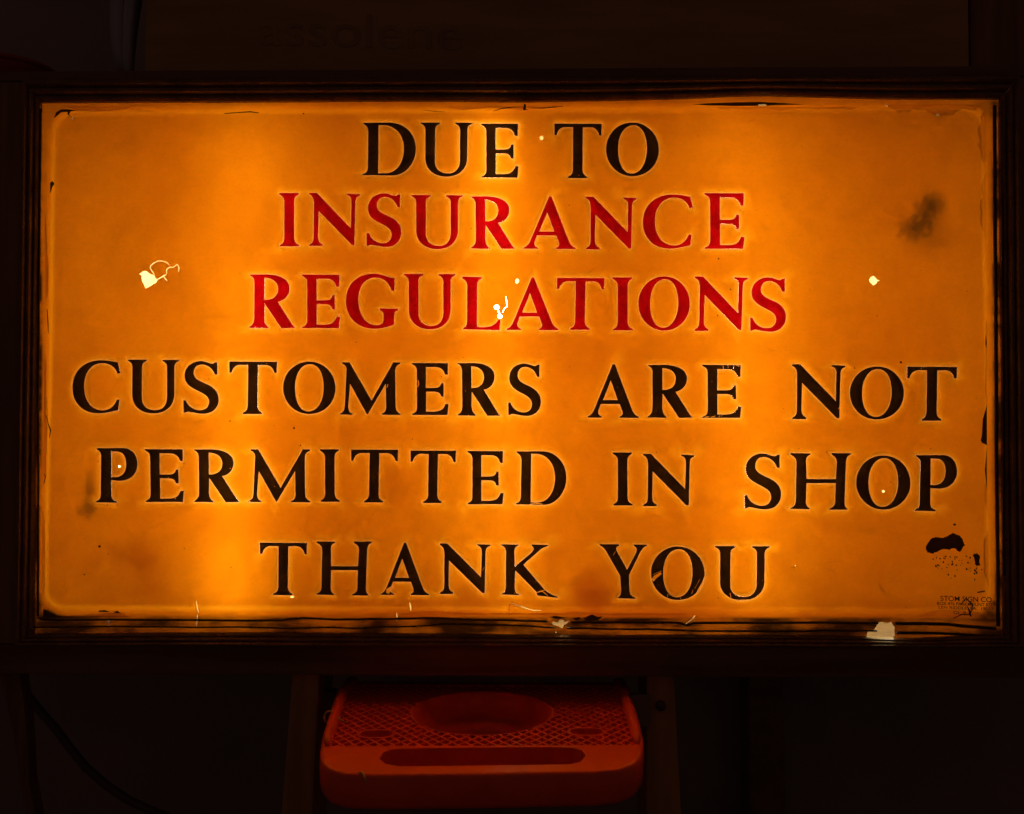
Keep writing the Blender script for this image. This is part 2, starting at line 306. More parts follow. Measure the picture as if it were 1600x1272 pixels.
TEXT = [
 ('black', "D 566.3 191.4 650 274.8|U 657.2 191.4 737.8 276.3|E 751.5 193.2 810.5 277.5|T 866.4 193.2 940.4 278.1|O 947 191.5 1029.6 275.2"),
 ('red', "I 435.9 301.4 467.8 384.9|N 483 301.4 562.7 384.5|S 573 302.5 627.3 386|U 643 305 723.2 389.5|R 735.9 306.8 804.1 389|A 818 306.8 899.7 389|N 915.6 307 995 389.6|C 1004.5 304 1082.2 388.5|E 1100.4 302 1163 388.9"),
 ('red', "R 389.8 428.6 461.2 513|E 471.5 429 531.3 512.7|G 540.5 427.8 621.8 513.5|U 631.3 428 711.6 514.5|L 722 432.4 782 516|A 791.3 433.5 872.5 516|T 870.2 434.2 944.2 515.5|I 956.9 433.5 988.8 516.3|O 997.4 432 1077.9 516.5|N 1085.5 431.9 1168 517|S 1172.3 433.5 1228.3 518.3"),
 ('black', "C 112.7 562.8 188.2 646|U 199.2 562 280.5 646|S 286.8 564.3 342.3 646.5|T 358.7 565 433 647|O 442.5 565 524.2 647|M 531 566 626 648.5|E 643 567 701 648.5|R 715 567 781 649.8|S 794 568 845 650|A 918 569.5 998 653|R 1012 570 1082 653|E 1097 570 1158.8 653|N 1238 569 1320.8 655|O 1328 572.7 1412 655.5|T 1417 573 1495 657.5"),
 ('black', "P 150 700 215 785.5|E 226 701.7 287 784.5|R 303 702 373.5 785|M 388 702 485 785|I 500 702 531 784|T 548.5 702.5 622 785|T 641.6 704 712.5 786|E 730 704.5 787 788|D 806 705 885 789|I 957.5 707 988.5 790|N 1005 709 1085 791|S 1163 708.5 1220.3 796|H 1234.5 708 1329.6 796.5|O 1337.8 711.7 1423 796.3|P 1430 711 1495.7 799"),
 ('black', "T 406 848 480 930|H 494.5 846 581 930.5|A 594.5 848 670 930|N 687 849 766 928|K 783 850.5 872 934|Y 937 850.5 1011.5 935.5|O 1017.3 854 1101 937.5|U 1117 853 1202.5 938"),
]

# ------------------------------------------------------------------ the sheet: one constrained triangulation in photo-pixel units
def stroke(pts, w):
    L, Rr = [], []
    for i, p in enumerate(pts):
        a = pts[max(i-1, 0)]; b = pts[min(i+1, len(pts)-1)]
        dx, dy = b[0]-a[0], b[1]-a[1]; l = math.hypot(dx, dy) or 1
        ww = w*(0.25 if i in (0, len(pts)-1) else 0.5*random.uniform(.75, 1.25))
        L.append((p[0]-dy/l*ww, p[1]+dx/l*ww)); Rr.append((p[0]+dy/l*ww, p[1]-dx/l*ww))
    return L+Rr[::-1]
def disc(x, y, rx, ry=None, n=10, jit=0.08):
    ry = ry or rx; o = random.random()*6
    return [(x+rx*math.cos(o+2*math.pi*k/n)*random.uniform(1-jit, 1+jit), y+ry*math.sin(o+2*math.pi*k/n)*random.uniform(1-jit, 1+jit)) for k in range(n)]
def roughen(p, amp, it=2):
    p = list(p)
    for _ in range(it):
        q = []
        for a, b in zip(p, p[1:]+p[:1]):
            l = math.dist(a, b); q += [a, ((a[0]+b[0])/2+random.uniform(-amp, amp)*l, (a[1]+b[1])/2+random.uniform(-amp, amp)*l)]
        p = q
    return p
HOLES = [disc(846, 215, 3.2), disc(808, 439, 3, 4), disc(776, 480, 3.9), disc(781, 494, 3.7, 3.2), disc(113, 184, 1.9), disc(1465.5, 179, 2.3), disc(186, 729, 2.3, 1.8),
  disc(1381, 768, 2.4, 2.0), disc(164.5, 974, 2.6), disc(1389, 162, 2.6, 1.2), disc(869, 990, 1.2), disc(1194, 160.3, 7, 1.6, 12),
  [(1358, 437), (1361, 433), (1365, 431), (1371, 437), (1375, 438), (1371, 440), (1369, 444), (1365, 446), (1360, 441)],
  [(217, 428), (221, 424.5), (225, 423), (229, 424), (232, 427), (240, 430), (242, 434), (245, 436), (245, 439), (243, 442), (236, 446), (230, 449), (227, 451), (226, 448), (221, 439), (221, 431)],
  [(1359, 989), (1362, 987.5), (1371, 986), (1374, 978), (1378, 974.5), (1397, 974), (1400, 980), (1401, 992), (1402, 995), (1399, 999), (1363, 999.5), (1358, 996)],
  [(862, 975), (866, 973), (872, 974.5), (874, 971), (880, 970), (884, 974), (888, 972), (890, 973), (886, 977), (881, 979), (879, 984), (874, 981), (868, 979), (863, 977)],
  stroke([(777.5, 483), (779.5, 488), (781, 492)], 2.2), stroke([(790, 463), (791.5, 470), (792, 479), (788, 482), (785, 488)], 0.8),
  stroke([(244.5, 437), (254, 431.5), (259.5, 428.3)], 1.6), stroke([(255, 432), (258, 436), (260.5, 439)], 1.3),
  stroke([(240.5, 429.8), (238, 425), (234, 419), (234.5, 415), (239, 411), (246, 407.5), (253, 407.5), (260, 410), (264, 414)], 0.9),
  stroke([(260, 427.8), (259, 423), (260, 420), (265, 417), (270, 417.5), (276, 412.5), (279, 418), (278, 425)], 0.9),
  stroke([(306, 939), (307.5, 950), (307, 959)], 1.5), stroke([(305.5, 963), (304.5, 970), (304.5, 980)], 1.6), stroke([(618, 960), (619, 966), (618, 973)], 1.5), stroke([(640, 942), (641.5, 950), (641, 956)], 2.0),
  stroke([(795, 962), (796, 945), (799, 943.5), (810, 946.5), (825, 952), (833, 955), (846, 954.5)], 1.0), stroke([(1073, 977), (1083, 970), (1088, 964)], 1.6),
  disc(456, 933, 3.2, 1.5), disc(1243, 772+112, 1.0)]
HOLES = [roughen(h, .13) if len(h) < 18 and max(p[0] for p in h)-min(p[0] for p in h) > 12 and i in (12, 13, 14, 15) else h for i, h in enumerate(HOLES)]
BLOTS = [[(1448, 859), (1449, 852), (1455, 843), (1463, 839.5), (1482, 838), (1487, 835), (1491, 833), (1497, 836), (1502, 838), (1506, 845), (1510, 852), (1507, 854), (1504, 859), (1501, 863.5), (1497, 861), (1495, 858), (1485, 860), (1476, 858), (1470, 860), (1464, 863), (1459, 866), (1453, 864), (1450, 864)],
  [(1521, 869), (1523, 865.5), (1528, 865), (1532, 868), (1531.5, 876), (1533, 884), (1528, 885), (1524, 882), (1524, 875)],
  disc(1493, 820, 2.4, 1.8), disc(155, 854, 2.1), disc(1408, 566, 1.9), disc(1336, 575, 1.1), disc(131, 898, 1.1), disc(459, 669, 1.6, 2), disc(469, 696, 1.2), disc(359, 658, 1.1), disc(1123, 404, 1.3), disc(1142, 452, 1.2), disc(474, 177, 1.2),
  [(79, 181), (82, 172), (90, 167), (100, 167), (116, 169), (106, 171.5), (107, 178), (111, 183), (104, 178), (101, 171.5), (90, 171.5), (83, 178)],
  [(74, 283), (81, 282), (85, 287), (80, 292), (76, 299), (74, 300)],
  [(1533, 688), (1535, 680), (1536, 655), (1540, 642), (1543.5, 632), (1544, 660), (1544.5, 696), (1540, 694), (1535, 692)],
  [(1540, 735), (1543, 700), (1544, 745), (1545, 770), (1542, 752)], [(1541, 522), (1544, 535), (1542, 545), (1540, 538)],
  [(62, 953), (68, 956), (80, 963), (92, 967), (62, 967)], [(148, 958), (152, 955.5), (160, 954.5), (168, 958), (160, 958.5)], [(172, 958), (180, 956), (184, 960), (176, 960)],
  [(912, 968), (918, 965), (926, 962), (935, 966), (943, 965), (935, 971), (918, 973)], [(858, 966), (868, 964.5), (878, 966), (888, 967), (870, 969)], [(895, 968), (905, 966), (910, 969), (900, 971)],
  [(817, 168), (819, 158), (822, 160), (821.5, 168), (826, 170), (818, 171)], [(1083, 159.5), (1110, 157.5), (1150, 155.8), (1190, 155.3), (1225, 157), (1262, 159.5), (1225, 160), (1190, 161.5), (1150, 161.8), (1115, 161)],
  stroke([(771, 173), (782, 167), (800, 164), (818, 164)], 1.8), stroke([(660, 170), (680, 173), (695, 174)], 1.4), stroke([(350, 177), (390, 173.5), (404, 176)], 2.5), stroke([(825, 166), (850, 166), (880, 163)], 1.6),
  stroke([(66, 648), (69, 655), (72, 662), (78, 672), (76, 684)], 2.4), stroke([(68, 482), (69, 500), (70, 520)], 2.0), stroke([(64, 741), (67, 745), (64, 756)], 2.5), stroke([(70, 655), (68, 640), (67, 620)], 1.2),
  stroke([(1502, 945), (1510, 935), (1520, 945), (1521, 960)], 3.0), stroke([(1512, 948), (1519, 958), (1522, 966)], 3.4), stroke([(1528, 926), (1540, 924)], 4.0), stroke([(1494, 968), (1508, 962), (1524, 963)], 2.0)]
BLOTS[0] = roughen(BLOTS[0], .16); BLOTS[1] = roughen(BLOTS[1], .16)
for _ in range(46):
    t = random.random(); BLOTS.append(disc(random.gauss(1490, 20), 868+abs(random.gauss(0, 15)), random.uniform(.5, 1.7), random.uniform(.5, 1.9), 6, .4))
for _ in range(14): BLOTS.append(disc(random.gauss(1527, 5), 886+abs(random.gauss(0, 7)), random.uniform(.6, 1.6), random.uniform(.8, 2.2), 6, .4))
for _ in range(110): BLOTS.append(disc(random.uniform(90, 1530), random.uniform(180, 950), random.choice((.35, .45, .5, .7, .9)), None, 5, .3))
def wavy(side, a, b, lim, depth, step=7):
    """peeling strip along one edge, ragged inner contour"""
    inner = []; t = a; d = depth*.6
    while t < b:
        d = max(1.5, min(depth, d+random.uniform(-.45, .45)*depth*.6)); fade = min(1, (t-a)/18+.12, (b-t)/18+.12)
        inner.append((t, d*fade)); t += step*random.uniform(.5, 1.3)
    if side == 'top': return [(a, lim), (b, lim)]+[(t, lim+d) for t, d in inner[::-1]]
    if side == 'bottom': return [(a, lim), (b, lim)]+[(t, lim-d) for t, d in inner[::-1]]
    if side == 'right': return [(lim, a), (lim, b)]+[(lim-d, t) for t, d in inner[::-1]]
    return [(lim, a), (lim, b)]+[(lim+d, t) for t, d in inner[::-1]]
EDGES = []
PEELS = [wavy('top', 1388, 1538, 160, 19), wavy('right', 168, 260, 1545, 16), wavy('right', 270, 372, 1545, 11), wavy('right', 500, 640, 1545.5, 6), wavy('right', 700, 800, 1546.5, 6), wavy('right', 830, 918, 1548, 9),
  wavy('top', 1120, 1345, 164, 13, 12), wavy('top', 700, 880, 162, 12, 10), wavy('top', 100, 200, 162.5, 9), wavy('bottom', 1440, 1545, 966, 12), wavy('bottom', 620, 1080, 963, 6, 12), wavy('left', 330, 470, 65, 5), wavy('left', 560, 760, 63, 6), wavy('left', 800, 930, 61, 6), wavy('bottom', 70, 200, 966, 6)]
FLAKES = [[(603, 926), (604, 920), (612, 916), (622, 923), (616, 927), (611, 924), (607, 928)], stroke([(838, 926), (846, 924), (853, 921.5)], 1.5), stroke([(845, 923), (850, 926), (856, 931)], 1.0),
  [(1018, 905), (1022, 900), (1032, 894.5), (1034, 897), (1026, 904), (1021, 909)], stroke([(1020, 898), (1034, 892)], 1.0), [(1085, 932), (1090, 922), (1096, 912), (1101, 900), (1102, 912), (1094, 926)], stroke([(1081, 928), (1083, 922)], 1.4), stroke([(1042, 935), (1044, 928)], 1.0), stroke([(1062, 932), (1065, 938)], 1.2), stroke([(1086, 920), (1094, 905)], .9),
  stroke([(1130, 571), (1130.5, 577)], 1.4), stroke([(1138, 570), (1138, 575)], 1.0), stroke([(1147, 570), (1146, 577)], 1.2), stroke([(1151, 571), (1156, 572)], 1.2), stroke([(1101, 652), (1108, 651)], 1.6), stroke([(1111, 652), (1118, 650)], 1.6), stroke([(1123, 652), (1125, 649)], 1.2), stroke([(1127, 651), (1129, 648)], 1.0),
  stroke([(653, 594), (654, 600), (652.5, 605)], 2.0), stroke([(828, 788), (836, 786), (848, 788)], 1.6), stroke([(1310, 639), (1314, 635), (1319, 631)], 1.2), stroke([(1139, 604), (1148, 603)], 1.0), stroke([(754, 891), (757, 886)], 1.0), stroke([(958, 868), (962, 862)], 1.0), stroke([(1141, 927), (1142, 934)], 1.4), stroke([(1157, 937.5), (1170, 937)], 1.2), stroke([(604, 606), (606, 600)], 1.6)]
for pl in PEELS: EDGES.append(stroke(pl[2:], 1.5))
for _ in range(34):
    x, y, a, l = random.uniform(100, 1520), random.uniform(185, 945), random.uniform(0, 6.3), random.uniform(5, 22)
    EDGES.append(stroke([(x, y), (x+l*.5*math.cos(a), y+l*.5*math.sin(a)), (x+l*math.cos(a+.25), y+l*math.sin(a+.25))], random.choice((.5, .6, .8, 1.1))))
EDGES += [stroke([(1289, 881), (1300, 878.5), (1317, 877)], 1.0), stroke([(930, 418), (922, 424), (916, 432)], 1.6), stroke([(944, 372), (938, 380)], 1.5), stroke([(883, 468), (880, 474)], 1.8), stroke([(484, 805), (478, 820), (475, 832)], 1.0), stroke([(350, 177), (404, 174)], 1.2), stroke([(1232, 889), (1240, 886), (1243, 889), (1236, 890)], 1.4)]
for _ in range(150): FLAKES.append(disc(random.uniform(150, 1490), random.choice((random.uniform(195, 275), random.uniform(566, 654), random.uniform(704, 790), random.uniform(850, 934))), random.uniform(.3, .75), None, 5, .4))

verts2, edges2, faces2, fkind = [], [], [], []
def ccw(pts):
    return list(pts) if sum(a[0]*b[1]-b[0]*a[1] for a, b in zip(pts, pts[1:]+pts[:1])) > 0 else list(pts)[::-1]
def add_loop(pts, kind):
    pts = ccw(list(pts)); b = len(verts2); n = len(pts)
    verts2.extend(Vector(p) for p in pts)
    faces2.append(list(range(b, b+n))); fkind.append(kind)
OUT = [(40, 140), (1586, 134), (1590, 1006), (36, 1006)]
add_loop(OUT, ('sheet',))
LET = []           # (char, paint)
contour = []
for paint, row in TEXT:
    for it in row.split('|'):
        ch, x0, y0, x1, y1 = it.split(); x0, y0, x1, y1 = map(float, (x0, y0, x1, y1))
        li = len(LET); LET.append((ch, paint))
        # each letter was cut on its own: slight lean and wobble
        lean = random.uniform(-.006, .006)
        for k, lp in enumerate(GL[ch]):
            pts = [(x0+u*(x1-x0)+lean*(v-.5)*(y1-y0), y0+v*(y1-y0)) for u, v in lp]
            # no segment longer than 5 px
            dense = []
            for a, b in zip(pts, pts[1:]+pts[:1]):
                n = max(1, int(math.dist(a, b)/5.0))
                for j in range(n):
                    t = j/n; dense.append((a[0]+(b[0]-a[0])*t, a[1]+(b[1]-a[1])*t))
            dense = [(x+random.uniform(-.12, .12), y+random.uniform(-.12, .12)) for x, y in dense]
            add_loop(dense, ('in' if k == 0 else 'counter', li)); contour.append(dense)
for h in HOLES: add_loop(h, ('hole',))
for h in BLOTS: add_loop(h, ('blot',))
for h in PEELS: add_loop(h, ('peel',))
for h in EDGES: add_loop(h, ('edge',))
for h in FLAKES: add_loop(h, ('flake',))
kd_pts = []
for c in contour:
    for a, b in zip(c, c[1:]+c[:1]):
        n = max(1, int(math.dist(a, b)/0.8))
        kd_pts += [(a[0]+(b[0]-a[0])*j/n, a[1]+(b[1]-a[1])*j/n) for j in range(n)]
kd = KDTree(len(kd_pts))
for i, p in enumerate(kd_pts): kd.insert((p[0], p[1], 0), i)
kd.balance()
# inner edge of the formed rim: rounded rectangle
IN = dict(x0=84, x1=1537, y0=176, y1=950, r=30)
def rim_dist(x, y):
    # sides drift a little with the sheet, as in a hand-formed panel
    x0 = IN['x0']-14*(y-176)/774; x1 = IN['x1']+9*(y-176)/774; y0 = IN['y0']-7*(x-84)/1450; y1 = IN['y1']+3*(x-84)/1450
    cx, cy, hx, hy, r = (x0+x1)/2, (y0+y1)/2, (x1-x0)/2, (y1-y0)/2, IN['r']
    qx, qy = abs(x-cx)-hx+r, abs(y-cy)-hy+r
    return math.hypot(max(qx, 0), max(qy, 0))+min(max(qx, qy), 0)-r
steiner = []
for c in contour:
    n = len(c)
    area = sum(a[0]*b[1]-b[0]*a[1] for a, b in zip(c, c[1:]+c[:1]))
    for s in (1, -1):
        for off in (1.4, 3.2, 6.0, 10.0, 15.0):
            stepi = 1 if off < 4 else 2
            for i in range(0, n, stepi):
                a, b = c[i-1], c[(i+1) % n]
                dx, dy = b[0]-a[0], b[1]-a[1]; l = math.hypot(dx, dy) or 1
                p = (c[i][0]+s*dy/l*off, c[i][1]-s*dx/l*off)
                _, _, d = kd.find((p[0], p[1], 0))
                if d > off*.82: steiner.append(p)
for i in range(0, 150):
    for off in (-14, -9, -5, -2, 1, 4, 8):
        pass
x = 46
while x < 1582:
    for y in (152, 156, 159, 162, 165, 168, 171, 175, 179, 184, 938, 943, 947, 951, 954, 957, 961, 965, 969, 973, 978, 983, 988, 993, 998): steiner.append((x+random.uniform(-1, 1), y))
    x += 9
y = 190
while y < 936:
    for xx in (46, 50, 54, 58, 62, 66, 70, 74, 78, 82, 87, 94, 1529, 1534, 1538, 1542, 1546, 1550, 1554, 1558, 1563, 1568, 1576): steiner.append((xx, y+random.uniform(-1, 1)))
    y += 9
for gx in range(100, 1530, 16):
    for gy in range(190, 940, 16):
        p = (gx+random.uniform(-4, 4), gy+random.uniform(-4, 4)); _, _, d = kd.find((p[0], p[1], 0))
        if d > 14: steiner.append(p)
# drop points inside letters (faces there stay flat) by testing after triangulation
verts2.extend(Vector(p) for p in steiner)
ov, oe, of, ovo, oeo, ofo = delaunay_2d_cdt(verts2, [], faces2, 1, 1e-4, True)

def smooth(a, b, x):
    t = max(0.0, min(1.0, (x-a)/(b-a))); return t*t*(3-2*t)
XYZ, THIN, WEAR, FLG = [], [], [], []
for v in ov:
    _, _, d = kd.find((v.x, v.y, 0))
    rd = rim_dist(v.x, v.y)
    h = -0.0012-0.0013*(1-smooth(0.3, 5.5, d)) + 0.0005*smooth(4, 9, d)*(1-smooth(9, 15, d))
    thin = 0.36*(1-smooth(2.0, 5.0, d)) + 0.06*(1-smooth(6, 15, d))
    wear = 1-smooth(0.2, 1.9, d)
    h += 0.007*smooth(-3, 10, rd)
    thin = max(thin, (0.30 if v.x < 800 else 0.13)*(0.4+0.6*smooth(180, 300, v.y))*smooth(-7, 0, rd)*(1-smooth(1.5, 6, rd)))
    fl = smooth(13, 17, rd) if v.y > 955 or v.x < 60 or v.x > 1556 else 0.25*smooth(12, 16, rd)
    # wavy old sheet and ridged lip
    h += 0.0012*math.sin(v.x*.011+1)*math.sin(v.y*.013+.5)
    if fl > .5: h += 0.0012*math.sin(v.y*.55+.9*math.sin(v.x*.012)) if v.y > 955 else 0.0008*math.sin(v.x*.7)
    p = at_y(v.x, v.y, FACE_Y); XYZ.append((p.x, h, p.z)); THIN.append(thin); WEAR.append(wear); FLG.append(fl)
panel_f, panel_m, letter_f = [], [], [[] for _ in LET]
for f, ids in zip(of, ofo):
    kinds = [fkind[i] for i in ids]; names = {k[0] for k in kinds}
    if 'sheet' not in names or 'hole' in names: continue
    inside = {k[1] for k in kinds if k[0] == 'in'} - {k[1] for k in kinds if k[0] == 'counter'}
    f = list(f)[::-1]
    if inside and 'flake' not in names: letter_f[min(inside)].append(f); continue
    panel_f.append(f); panel_m.append(1 if 'blot' in names else 3 if 'edge' in names else 2 if 'peel' in names else 0)

sign = empty('illuminated_sign', 'glowing amber plastic notice sign in a dark bronze frame, black and red capital letters', 'sign')
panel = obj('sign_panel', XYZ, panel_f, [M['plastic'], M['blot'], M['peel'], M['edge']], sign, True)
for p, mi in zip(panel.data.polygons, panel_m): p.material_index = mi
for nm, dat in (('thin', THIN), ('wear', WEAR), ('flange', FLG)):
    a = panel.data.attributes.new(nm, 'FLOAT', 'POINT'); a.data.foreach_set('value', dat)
panel['label'] = 'embossed amber plastic sheet, cracked and stained'
bm = bmesh.new(); bm.from_mesh(panel.data)
bmesh.ops.delete(bm, geom=[v for v in bm.verts if not v.link_faces], context='VERTS'); bm.to_mesh(panel.data); bm.free()
for (ch, paint), fs in zip(LET, letter_f):
    used = {}; vs = []
    nf = []
    for f in fs:
        row = []
        for i in f:
            if i not in used: used[i] = len(vs); vs.append((XYZ[i][0], XYZ[i][1]-0.00003, XYZ[i][2]))
            row.append(used[i])
        nf.append(row)
    o = obj('letter', vs, nf, M[paint], panel)
    o['label'] = f'{paint} capital letter {ch}'

# maker's stamp, printed, its letters partly worn away
def print_line(txt, px, py, hpx, wpx):
    cu = bpy.data.curves.new('stamp', 'FONT'); cu.body = txt; cu.size = 1.0; cu.offset = 0.008
    to = bpy.data.objects.new('stamp', cu); COL.objects.link(to)
    me = bpy.data.meshes.new_from_object(to.evaluated_get(bpy.context.evaluated_depsgraph_get()))
    bpy.data.objects.remove(to); bpy.data.curves.remove(cu)
    xs = [v.co.x for v in me.vertices]; ys = [v.co.y for v in me.vertices]
    sx = wpx/(max(xs)-min(xs)); sy = hpx/(max(ys)-min(ys)); x0, y0 = min(xs), min(ys)
    for v in me.vertices:
        p = at_y(px+(v.co.x-x0)*sx, py+.03*(v.co.x-x0)*sx-(v.co.y-y0)*sy, FACE_Y)
        v.co = (p.x, -0.0018, p.z)
    me.materials.append(M['blot'])
    o = bpy.data.objects.new('printed_line', me); COL.objects.link(o); o.parent = panel; o['label'] = 'small dark printed line of the sign maker'
for a in (("STOM SIGN CO", 1470, 939, 8.0, 80), ("BOX 476 PARKMOUNT RD", 1464.5, 945.5, 5.2, 86), ("LEN RIDDLE, PA.  19037", 1467, 952, 5.2, 86), ("GL 9-4", 1490, 960, 4.8, 28)): print_line(*a)

# ------------------------------------------------------------------ light box behind the sheet
x0, x1, z0, z1 = -0.655, 0.660, -0.372, 0.372
YB = 0.165
def sheetbox():
    vs = [(x0, .006, z0), (x1, .006, z0), (x1, .006, z1), (x0, .006, z1), (x0, YB, z0), (x1, YB, z0), (x1, YB, z1), (x0, YB, z1)]
    return obj('light_box', vs, [(4, 5, 6, 7), (0, 1, 5, 4), (1, 2, 6, 5), (2, 3, 7, 6), (3, 0, 4, 7)], M['white'], sign)
sheetbox()
for (pa, pb, ya, yb, tm) in (((390, 175), (358, 960), .078, .040, 'tube'), ((766, 175), (796, 960), .036, .084, 'tube'), ((1156, 175), (1180, 960), .080, .062, 'tube'),
                             ((112, 150), (104, 985), .115, .115, 'tube_old'), ((1490, 150), (1494, 985), .115, .115, 'tube_old')):  # these two tubes are added fill to lift the end brightness
    a = at_y(*pa, ya); b = at_y(*pb, yb)
    # a pixel gives the direction from the camera; straight behind the sheet point is wanted
    a = at_y(*pa, 0); a.y = ya; b = at_y(*pb, 0); b.y = yb
    t = tube('lamp_tube', [a+(b-a)*k/6 for k in range(7)], 0.0127, M[tm], sign, 12)
    d = (b-a).normalized()
    for e, s in ((a, -1), (b, 1)):
        tube('end_cap', [e+d*s*(-.004), e+d*s*.016], 0.0140, M['greymetal'], t, 12)
        tube('lamp_holder', [e+d*s*.016+Vector((0, k*(YB-e.y-.0005), 0)) for k in (0.0, 1.0)], 0.011, M['white'], t, 8)

# ------------------------------------------------------------------ frame rails with stepped profile and slightly warped inner lip
FI = [at_y(59, 157, -.004), at_y(1566, 151, -.004), at_y(1573, 995, -.004), at_y(48, 993, -.004)]     # TL TR BR BL
def rail(i, width, name='frame_rail', warp=None, lip=1.0):
    a, b = FI[i], FI[(i+1) % 4]
    nb = [0, 1, 2, 3]
    outs = [Vector((0, 0, 1)), Vector((1, 0, 0)), Vector((0, 0, -1)), Vector((-1, 0, 0))]
    o = outs[i]; prev = outs[i-1]; nxt = outs[(i+1) % 4]
    W = WID
    prof = [(-.02, .0055), (-.01, .0005), (.12, -.0030), (.20, -.0034), (.23, -.0012), (.28, -.0012), (.42, -.0072), (.56, -.0082), (.59, -.0050), (.63, -.0050), (.80, -.0112), (.95, -.0118), (1.0, -.0095), (1.0, .010)]
    n = 90; vs = []; fs = []; m = len(prof)
    for k in range(n+1):
        t = k/n
        for (u, y) in prof:
            pa = a+o*(u*W[i])+prev*(u*W[i-1]); pb = b+o*(u*W[i])+nxt*(u*W[(i+1) % 4])
            p = pa.lerp(pb, t); p.y = y
            wob = (math.sin(t*23+i*2)*.5+math.sin(t*61+i)*.3)*.00045*(1-u*.7)
            p += o*wob; p.y += wob*.8
            if warp: p += o*warp(t)*(1-u)
            vs.append(p)
    for k in range(n):
        for j in range(m-1): fs.append((k*m+j, k*m+j+1, (k+1)*m+j+1, (k+1)*m+j))
    return obj(name, vs, fs, M['frame'], sign, False)
WID = [.0245, .0195, .0110, .0165]
def bulge(t):
    return .0055*math.exp(-((t-.755)/.085)**2) - .0012*math.exp(-((t-.52)/.06)**2)
rail(0, 0, warp=bulge); rail(1, 0); rail(2, 0, warp=lambda t: .0035*math.exp(-((t-.10)/.05)**2)-.0025*math.exp(-((t-.75)/.2)**2)); rail(3, 0)
def wave_line(pts, n, amp, y, seed):
    rnd = random.Random(seed); ph = [rnd.uniform(0, 6) for _ in range(4)]; out = []
    for k in range(n+1):
        t = k/n*(len(pts)-1); i = min(int(t), len(pts)-2); u = t-i
        px = pts[i][0]+(pts[i+1][0]-pts[i][0])*u; py = pts[i][1]+(pts[i+1][1]-pts[i][1])*u
        w = amp*(math.sin(k*.21+ph[0])+.6*math.sin(k*.47+ph[1])+.3*math.sin(k*1.1+ph[2]))
        horiz = abs(pts[-1][0]-pts[0][0]) > abs(pts[-1][1]-pts[0][1])
        p = at_y(px+(0 if horiz else w), py+(w if horiz else 0), y); p.y = y; out.append(p)
    return out
for pts, n, amp, rad, y in (
   ([(62, 968), (440, 969), (470, 966), (560, 968), (690, 966), (855, 971)], 80, .5, 1.7, .0015), ([(892, 972), (1060, 973), (1072, 977), (1085, 973), (1372, 974)], 50, .4, 1.9, .0015), ([(1399, 974), (1480, 976), (1556, 982)], 20, .5, 2.6, .0015),
   ([(50, 980), (400, 980), (560, 982), (700, 975), (868, 980)], 80, .8, 1.3, .0025), ([(886, 981), (1100, 986), (1370, 986)], 50, .5, 1.5, .0025), ([(1401, 989), (1500, 991), (1566, 995)], 16, .5, 2.2, .0025),
   ([(64, 170), (61, 400), (59.5, 700), (59.5, 962)], 70, .25, 1.9, .0015), ([(1554, 165), (1556, 500), (1558, 800), (1560, 978)], 70, .25, 3.0, .0005), ([(1567, 300), (1569, 900)], 40, .4, 1.4, -.001), ([(49, 240), (48, 600), (48, 960)], 50, .6, 1.3, .0015)):
    tube('bead', wave_line(pts, n, amp, y, int(pts[0][0])), rad*PXM, M['bead'], sign, 6)

# ------------------------------------------------------------------ wooden cabinet boards round the frame
fo = [FI[0]+Vector((-WID[3], 0, WID[0])), FI[1]+Vector((WID[1], 0, WID[0])), FI[2]+Vector((WID[1], 0, -WID[2])), FI[3]+Vector((-WID[3], 0, -WID[2]))]
zt = at_y(800, 104, -.012).z; zb = at_y(800, 1058, -.012).z
cab = empty('sign_cabinet', 'dark wooden surround boards the glowing sign is set into', 'cabinet')
def board(p4, y0, y1, mat, parent, name='board'):
    q = [Vector((p.x, y0, p.z)) for p in p4]+[Vector((p.x, y1, p.z)) for p in p4]
    return hexa(name, [q[0], q[1], q[5], q[4], q[3], q[2], q[6], q[7]], mat, parent, .0015)
L, Rr = -0.86, 0.86
V = lambda x, z: Vector((x, 0, z))
g = .0006
board([V(L, fo[0].z+g), V(Rr, fo[1].z+g), V(Rr, zt), V(L, zt)], -.0060, .17, M['wood'], cab)
board([V(L, zb), V(Rr, zb), V(Rr, fo[2].z-g), V(L, fo[3].z-g)], -.0075, .17, M['wood'], cab)
board([V(L, fo[3].z+.0004), V(fo[3].x-g, fo[3].z+.0004), V(fo[0].x-g, fo[0].z-.0004), V(L, fo[0].z-.0004)], -.0050, .17, M['wood_up'], cab)
board([V(fo[2].x+g, fo[2].z+.0004), V(Rr, fo[2].z+.0004), V(Rr, fo[1].z-.0004), V(fo[1].x+g, fo[1].z-.0004)], -.0055, .17, M['wood_up'], cab)

